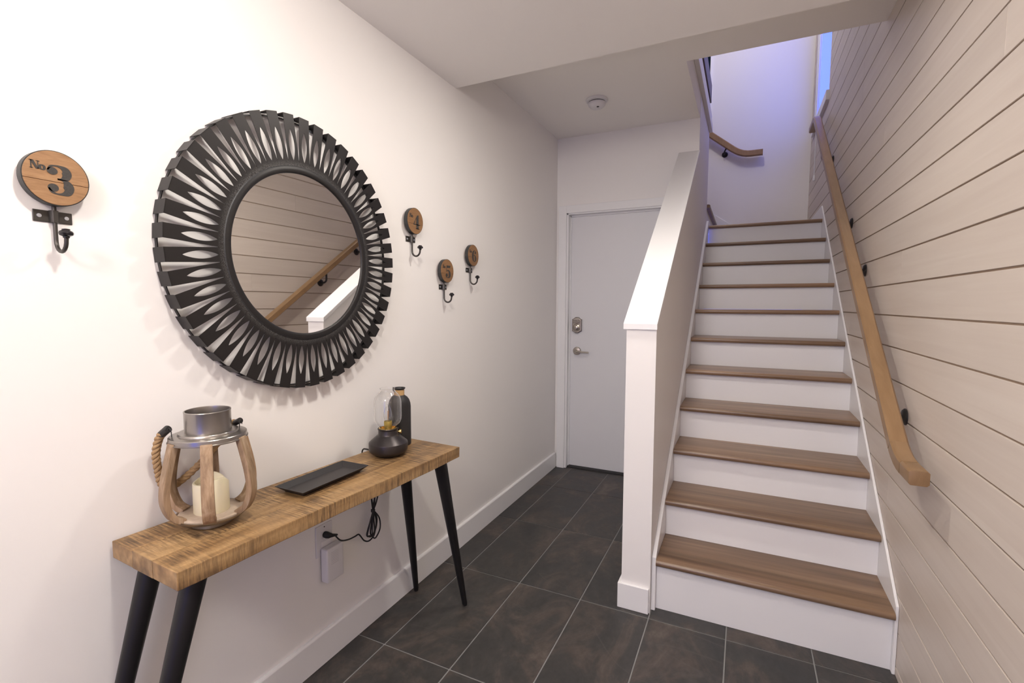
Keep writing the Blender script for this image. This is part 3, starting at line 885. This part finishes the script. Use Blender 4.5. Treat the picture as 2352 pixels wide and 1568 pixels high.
# stave: bent plank with a squared section, built once
def stave_mesh():
    pr_ = spline([(.070, .030), (.092, .044), (.106, .075), (.1085, .105), (.1035, .145), (.094, .188), (.084, .229)], 5)
    pr2 = [(p[0], p[1]) for p in [(q.x, q.y) for q in [Vector((a.x, a.y, 0)) for a in pr_]]]
    v = []; n = len(pr2)
    for i, (r, z_) in enumerate(pr2):
        a, c = pr2[max(i - 1, 0)], pr2[min(i + 1, n - 1)]
        tx, tz = c[0] - a[0], c[1] - a[1]; l = math.hypot(tx, tz); nx, nz = tz / l, -tx / l
        t_ = .0075; hw_ = .0145 - .0012 * i / n
        v += [(r - nx * t_, -hw_, z_ - nz * t_), (r + nx * t_, -hw_, z_ + nz * t_), (r + nx * t_, hw_, z_ + nz * t_), (r - nx * t_, hw_, z_ - nz * t_)]
    f = [(4 * i + k, 4 * i + (k + 1) % 4, 4 * i + 4 + (k + 1) % 4, 4 * i + 4 + k) for i in range(n - 1) for k in range(4)] + [(3, 2, 1, 0), tuple(range(4 * n - 4, 4 * n))]
    return MB().add(v, f).mesh('stave', M['stave'], bevel=.0022, smooth=45)
sm = stave_mesh()
va = math.atan2(CY - ln.location.y, CX - ln.location.x)      # one stave faces the hall
for k in range(6):
    o = bpy.data.objects.new('stave', sm); COL.objects.link(o); o.parent = ln
    o.rotation_euler = (0, 0, va - math.radians(4) + k * pi / 3)
lid = MB().lathe([(.080, .2235), (.0900, .2240), (.0908, .2250), (.0908, .2265), (.0886, .2275), (.0882, .2370), (.0870, .2385), (.0690, .2410), (.0680, .2455), (.0670, .2465), (.0545, .2475), (.030, .2470)], 56).build('lid', M['steel'], ln, smooth=35)
pr_ = [(.0530, .246), (.0530, .297), (.0537, .299), (.0530, .3005), (.0505, .3005), (.0500, .298), (.0500, .246)]
MB().lathe(pr_, 56, cap=False).build('chimney_collar', M['steel'], ln, smooth=35)
MB().lathe([(.0500, .2485), (.0500, .2500)], 40).build('collar_floor', M['slot'], ln)
dv = Vector((ln.location.x - CX, ln.location.y - CY, 0)).normalized()    # away from the hall side
rv = Vector((-dv.y, dv.x, 0)) * -1
if rv.y < 0: rv = -rv
def lp(r_, d_, z_): return rv * r_ + dv * d_ + Vector((0, 0, z_))
for sg in (-1, 1):
    e = MB()
    k_ = 1.0 if sg < 0 else 0.90; d_ = 0.0 if sg < 0 else 0.014
    e.tube([lp(sg * k_ * .079, d_, .238), lp(sg * k_ * .0795, d_ + .001, .252), lp(sg * k_ * .083, d_ + .003, .262), lp(sg * k_ * .087, d_ + .004, .260), lp(sg * k_ * .086, d_ + .003, .249)], .0012, 8)
    e.tube([lp(sg * k_ * .078, d_, .256), lp(sg * k_ * .084, d_ + .003, .2625), lp(sg * k_ * .088, d_ + .006, .2585)], .0012, 8)
    e.build('wire_eyelet', M['black'], ln, smooth=60)
fa = MB().tube([lp(-.086, .006, .2600), lp(-.1010, .022, .2440)], .0098, 18).build('ferrule', M['black'], ln, smooth=50)
fb = MB().tube([lp(.074, .022, .258), lp(.063, .044, .248)], .0080, 18).build('ferrule', M['black'], ln, smooth=50)
path = spline([lp(-.098, .018, .248), lp(-.108, .030, .230), lp(-.116, .042, .190), lp(-.114, .058, .140), lp(-.108, .074, .098), lp(-.088, .092, .084), lp(-.050, .098, .108), lp(.000, .092, .160), lp(.040, .072, .218), lp(.060, .048, .250)], 9)
# three twisted strands of rope
rb = MB()
cum = 0.0
fr = []
nrm = Vector((0, 0, 1))
for i, p in enumerate(path):
    t = (path[min(i + 1, len(path) - 1)] - path[max(i - 1, 0)]).normalized()
    nrm = (nrm - t * nrm.dot(t)).normalized()
    if i: cum += (p - path[i - 1]).length
    fr.append((p, nrm.copy(), t.cross(nrm), cum))
for k in range(3):
    pts = [p + (a * math.cos(2 * pi * k / 3 + c * 150) + b_ * math.sin(2 * pi * k / 3 + c * 150)) * .0046 for p, a, b_, c in fr]
    rb.tube(pts, .0056, 10)
rp_ = rb.build('rope_handle', M['rope'], ln, smooth=70)
rp_['label'] = 'twisted tan rope handle'

cd = empty('pillar_candle', (ln.location.x, ln.location.y, ZTT + .0320))
tag(cd, 'ivory pillar candle standing inside the wooden lantern', 'candle')
n = 48
def crim(k): return .083 + .007 * math.sin(2 * pi * k / n * 2 + 2.2) + .004 * math.sin(2 * pi * k / n * 3 + 1.0)
v = []; f = []
rings = [(.0405, lambda k: 0.0), (.0415, lambda k: .002), (.0412, lambda k: crim(k) - .003), (.0398, crim), (.0365, crim), (.0350, lambda k: crim(k) - .004), (.033, lambda k: .068), (.004, lambda k: .066)]
for r, h in rings:
    v += [(r * math.cos(2 * pi * k / n), r * math.sin(2 * pi * k / n), h(k)) for k in range(n)]
f = [(i * n + k, i * n + (k + 1) % n, (i + 1) * n + (k + 1) % n, (i + 1) * n + k) for i in range(len(rings) - 1) for k in range(n)] + [tuple(range(n))[::-1], tuple(range((len(rings) - 1) * n, len(rings) * n))]
MB().add(v, f).build('wax_body', M['wax'], cd, smooth=60)
MB().tube([(0, 0, .064), (.0005, 0, .071), (.0015, .0005, .078)], [.0045, .0035, .0012], 10).build('wick_tip', M['wax'], cd, smooth=60)

# ------------------------------------------------------------------ lamp with glass chimney
LA, LB = .108, .838
lm = tag(empty('table_lamp', on_table(LA, LB, ZTT + .0006)), 'small graphite oil-lamp style table lamp with a clear glass chimney', 'lamp')
MB().lathe([(.046, 0), (.052, .003), (.060, .010), (.0695, .017), (.0722, .022), (.0728, .028), (.0728, .047), (.0720, .0505), (.0690, .0535), (.0430, .0765), (.0385, .0795), (.0370, .083), (.0365, .098), (.0385, .1005), (.0390, .103), (.0380, .1045), (.034, .1040), (.032, .098), (.02, .097)], 64).build('base', M['lampbase'], lm, smooth=28)
MB().lathe([(.0335, .097), (.0335, .1055), (.0325, .1062), (.0300, .1062), (.0296, .0985), (.012, .0975)], 48).build('brass_ring', M['brass'], lm, smooth=40)
ch = [(.0285, .1065), (.0300, .110), (.0380, .117), (.0460, .126), (.0505, .138), (.0515, .150), (.0515, .200), (.0500, .213), (.0460, .225), (.0385, .2355), (.0310, .2425), (.0275, .2480), (.0268, .2540), (.0285, .2570)]
th_ = .0014
pr_ = ch + [(r - th_, h) for r, h in reversed(ch)]
n = 64
v = [(r * math.cos(2 * pi * k / n), r * math.sin(2 * pi * k / n), h) for r, h in pr_ for k in range(n)]
m_ = len(pr_)
f = [(i * n + k, i * n + (k + 1) % n, ((i + 1) % m_) * n + (k + 1) % n, ((i + 1) % m_) * n + k) for i in range(m_) for k in range(n)]
MB().add(v, f).build('glass_chimney', M['glass'], lm, smooth=60)
MB().lathe([(.013, .099), (.0125, .108), (.0145, .112), (.0152, .128), (.0145, .131), (.006, .1305)], 32).build('lamp_socket', M['socket'], lm, smooth=40)
bl = [(.0105, .1308), (.0140, .140), (.0162, .150), (.0155, .163), (.0120, .177), (.0065, .188), (.0015, .1935)]
pr_ = bl + [(max(r - .0008, .0004), h - (.0008 if r < .005 else 0)) for r, h in reversed(bl)]
v = [(r * math.cos(2 * pi * k / 32), r * math.sin(2 * pi * k / 32), h) for r, h in pr_ for k in range(32)]
f = [(i * 32 + k, i * 32 + (k + 1) % 32, ((i + 1) % len(pr_)) * 32 + (k + 1) % 32, ((i + 1) % len(pr_)) * 32 + k) for i in range(len(pr_)) for k in range(32)]
blb = MB().add(v, f).build('bulb', M['glass'], lm, smooth=60)
MB().tube([(.0, 0, .131), (.0, 0, .170)], .0011, 8).tube([(.0015, .001, .140), (.0022, .001, .172)], .0009, 6).build('filament', M['filament'], blb)
ldir = Vector((CX - lm.location.x, CY - lm.location.y, 0)).normalized()
side = Vector((-ldir.y, ldir.x, 0))
if side.y < 0: side = -side
p0 = side * .034 + Vector((0, 0, .088)); p1 = side * .0405 + Vector((0, 0, .088))
kn = MB().tube([p0, p1], .003, 10).tube([p1, p1 + side * .002, p1 + side * .007, p1 + side * .009], [.0075, .0085, .0085, .0065], 20).build('switch_knob', M['brass'], lm, smooth=40)

# ------------------------------------------------------------------ lamp cord: over the back edge, bundled below, to the outlet
def W2L(p):   # world point to the lamp's own axes
    return Vector(p) - Vector(lm.location)
PY, PZ = 1.262, 0.487     # plug position on the wall outlet
back = on_table(-.010, .835)
cpts = [on_table(LA - .055, LB - .005, ZTT + .012), on_table(.03, .825, ZTT + .010), on_table(.006, .822, ZTT + .011), on_table(-.008, .822, ZTT + .008), on_table(-.016, .823, ZTT - .008), (0.036, 1.443, ZTT - .05), (0.035, 1.452, .66), (.045, 1.470, .56), (.047, 1.476, .505)]
cord = MB().tube([W2L(p) for p in spline(cpts, 8)], .0029, 10)
# bundle loops below the tie
tie = Vector((.047, 1.476, .500))
def loop(w0, w1, zb, x_):
    return [tie + Vector((0, .000, .0)), tie + Vector((x_ * .5, -w0 * .55, -.045)), tie + Vector((x_, -w0, -.085)), Vector((.047 + x_, 1.476 - w0 * .7, zb + .006)), Vector((.047 + x_, 1.476 + (w1 - w0) * .3, zb)), tie + Vector((x_, w1 * .95, -.082)), tie + Vector((x_ * .5, w1, -.04)), tie + Vector((0, .004, 0))]
for w0, w1, zb, x_ in ((.040, .002, .402, .004), (.034, .018, .396, -.004), (.018, .030, .390, .010), (.008, .026, .394, -.008)):
    cord.tube([W2L(p) for p in spline(loop(w0, w1, zb, x_), 8)], .0029, 8)
for dy, x_ in ((-.010, .0), (.006, .006), (.020, -.004), (.030, .004)):
    cord.tube([W2L(p) for p in spline([tie, tie + Vector((x_, dy * .5, .03)), tie + Vector((x_, dy, .075)), (.045 + x_, 1.476 + dy * 1.3, .640)], 6)], .0029, 8)
run = [(.047, 1.488, .418), (.046, 1.478, .394), (.044, 1.452, .384), (.042, 1.428, .396), (.041, 1.408, .424), (.040, 1.398, .434), (.039, 1.380, .433), (.038, 1.345, .436), (.036, 1.310, .449), (.034, PY + .022, PZ - .006)]
cord.tube([W2L(p) for p in spline(run, 8)], .0029, 8)
co = cord.build('power_cord', M['cord'], lm, smooth=70)
co['label'] = 'black bundled power cord'
pg = MB()
pg.tube([W2L(p) for p in ((.0075, PY, PZ), (.018, PY, PZ), (.028, PY + .003, PZ - .001), (.033, PY + .010, PZ - .002))], [.0115, .0125, .0105, .0070], 16)
pg.tube([W2L(p) for p in ((.033, PY + .008, PZ - .002), (.035, PY + .018, PZ - .005), (.036, PY + .032, PZ - .009))], [.0070, .0055, .0036], 12)
pg.build('plug', M['cord'], co, smooth=35)
MB().tube([W2L(tie + Vector((0, 0, .006))), W2L(tie - Vector((0, 0, .004)))], .0085, 12).build('cord_tie', M['slot'], co, smooth=40)

# ------------------------------------------------------------------ bottle vase
vs = tag(empty('bottle_vase', on_table(.050, .968)), 'tall charcoal bottle vase with twine round its neck behind the lamp', 'vase')
MB().lathe([(.042, 0), (.0445, .003), (.0450, .008), (.0450, .158), (.0435, .172), (.0390, .186), (.0310, .197), (.0220, .2035), (.0185, .207), (.0180, .226), (.0190, .2285), (.0235, .2315), (.0245, .2340), (.0235, .2355), (.0195, .2345), (.0150, .2270), (.014, .21)], 48).build('body', M['vase'], vs, smooth=40)
tw = MB()
for k in range(9):
    zz = .2058 + k * .0025
    pts = [(.0188 * math.cos(a), .0188 * math.sin(a), zz) for a in [2 * pi * i / 28 for i in range(29)]]
    tw.tube(pts, .0014, 6)
tw.build('twine_wrap', M['twine'], vs, smooth=60)

# ------------------------------------------------------------------ outlet and plug-in chime
ol = tag(empty('wall_outlet', (0, PY, .468)), 'white outlet plate under the console table', 'outlet')
MB().box(.0003, .0055, -.0385, .0385, -.058, .058).build('face_plate', M['plastic'], ol, bevel=.002)
for dz in (.0195, -.0195):
    MB().box(.005, .0072, -.017, .017, dz - .014, dz + .014).build('receptacle', M['plastic'], ol, bevel=.001, seg=1)
MB().lathe([(.0025, .005), (.0022, .0064)], 12, (0, 0, .048), 'x').build('screw', M['slot'], ol)
cbx = tag(empty('plug_in_chime', (.0075, 1.279, .315)), 'white plug-in box with grille slits below the black plug', 'chime')
MB().box(0, .034, -.040, .040, 0, .128).build('housing', M['plastic'], cbx, bevel=.007, seg=4, smooth=50)
for k in range(8):
    MB().box(.0335, .0344, -.022, .014, .066 + k * .0062, .0672 + k * .0062).build('grille_slit', M['grille'], cbx)

# ------------------------------------------------------------------ pull cord beside the window
pc = MB().tube([(W - .012, 5.28, 2.95), (W - .012, 5.28, 2.53)], .004, 8).lathe([(.003, 2.53), (.009, 2.515), (.010, 2.475), (.003, 2.47)], 12, (W - .012, 5.28, 0)).build('blind_pull_cord', M['trim'], smooth=50)
tag(pc, 'thin white pull cord hanging below the window on the plank wall', 'cord')
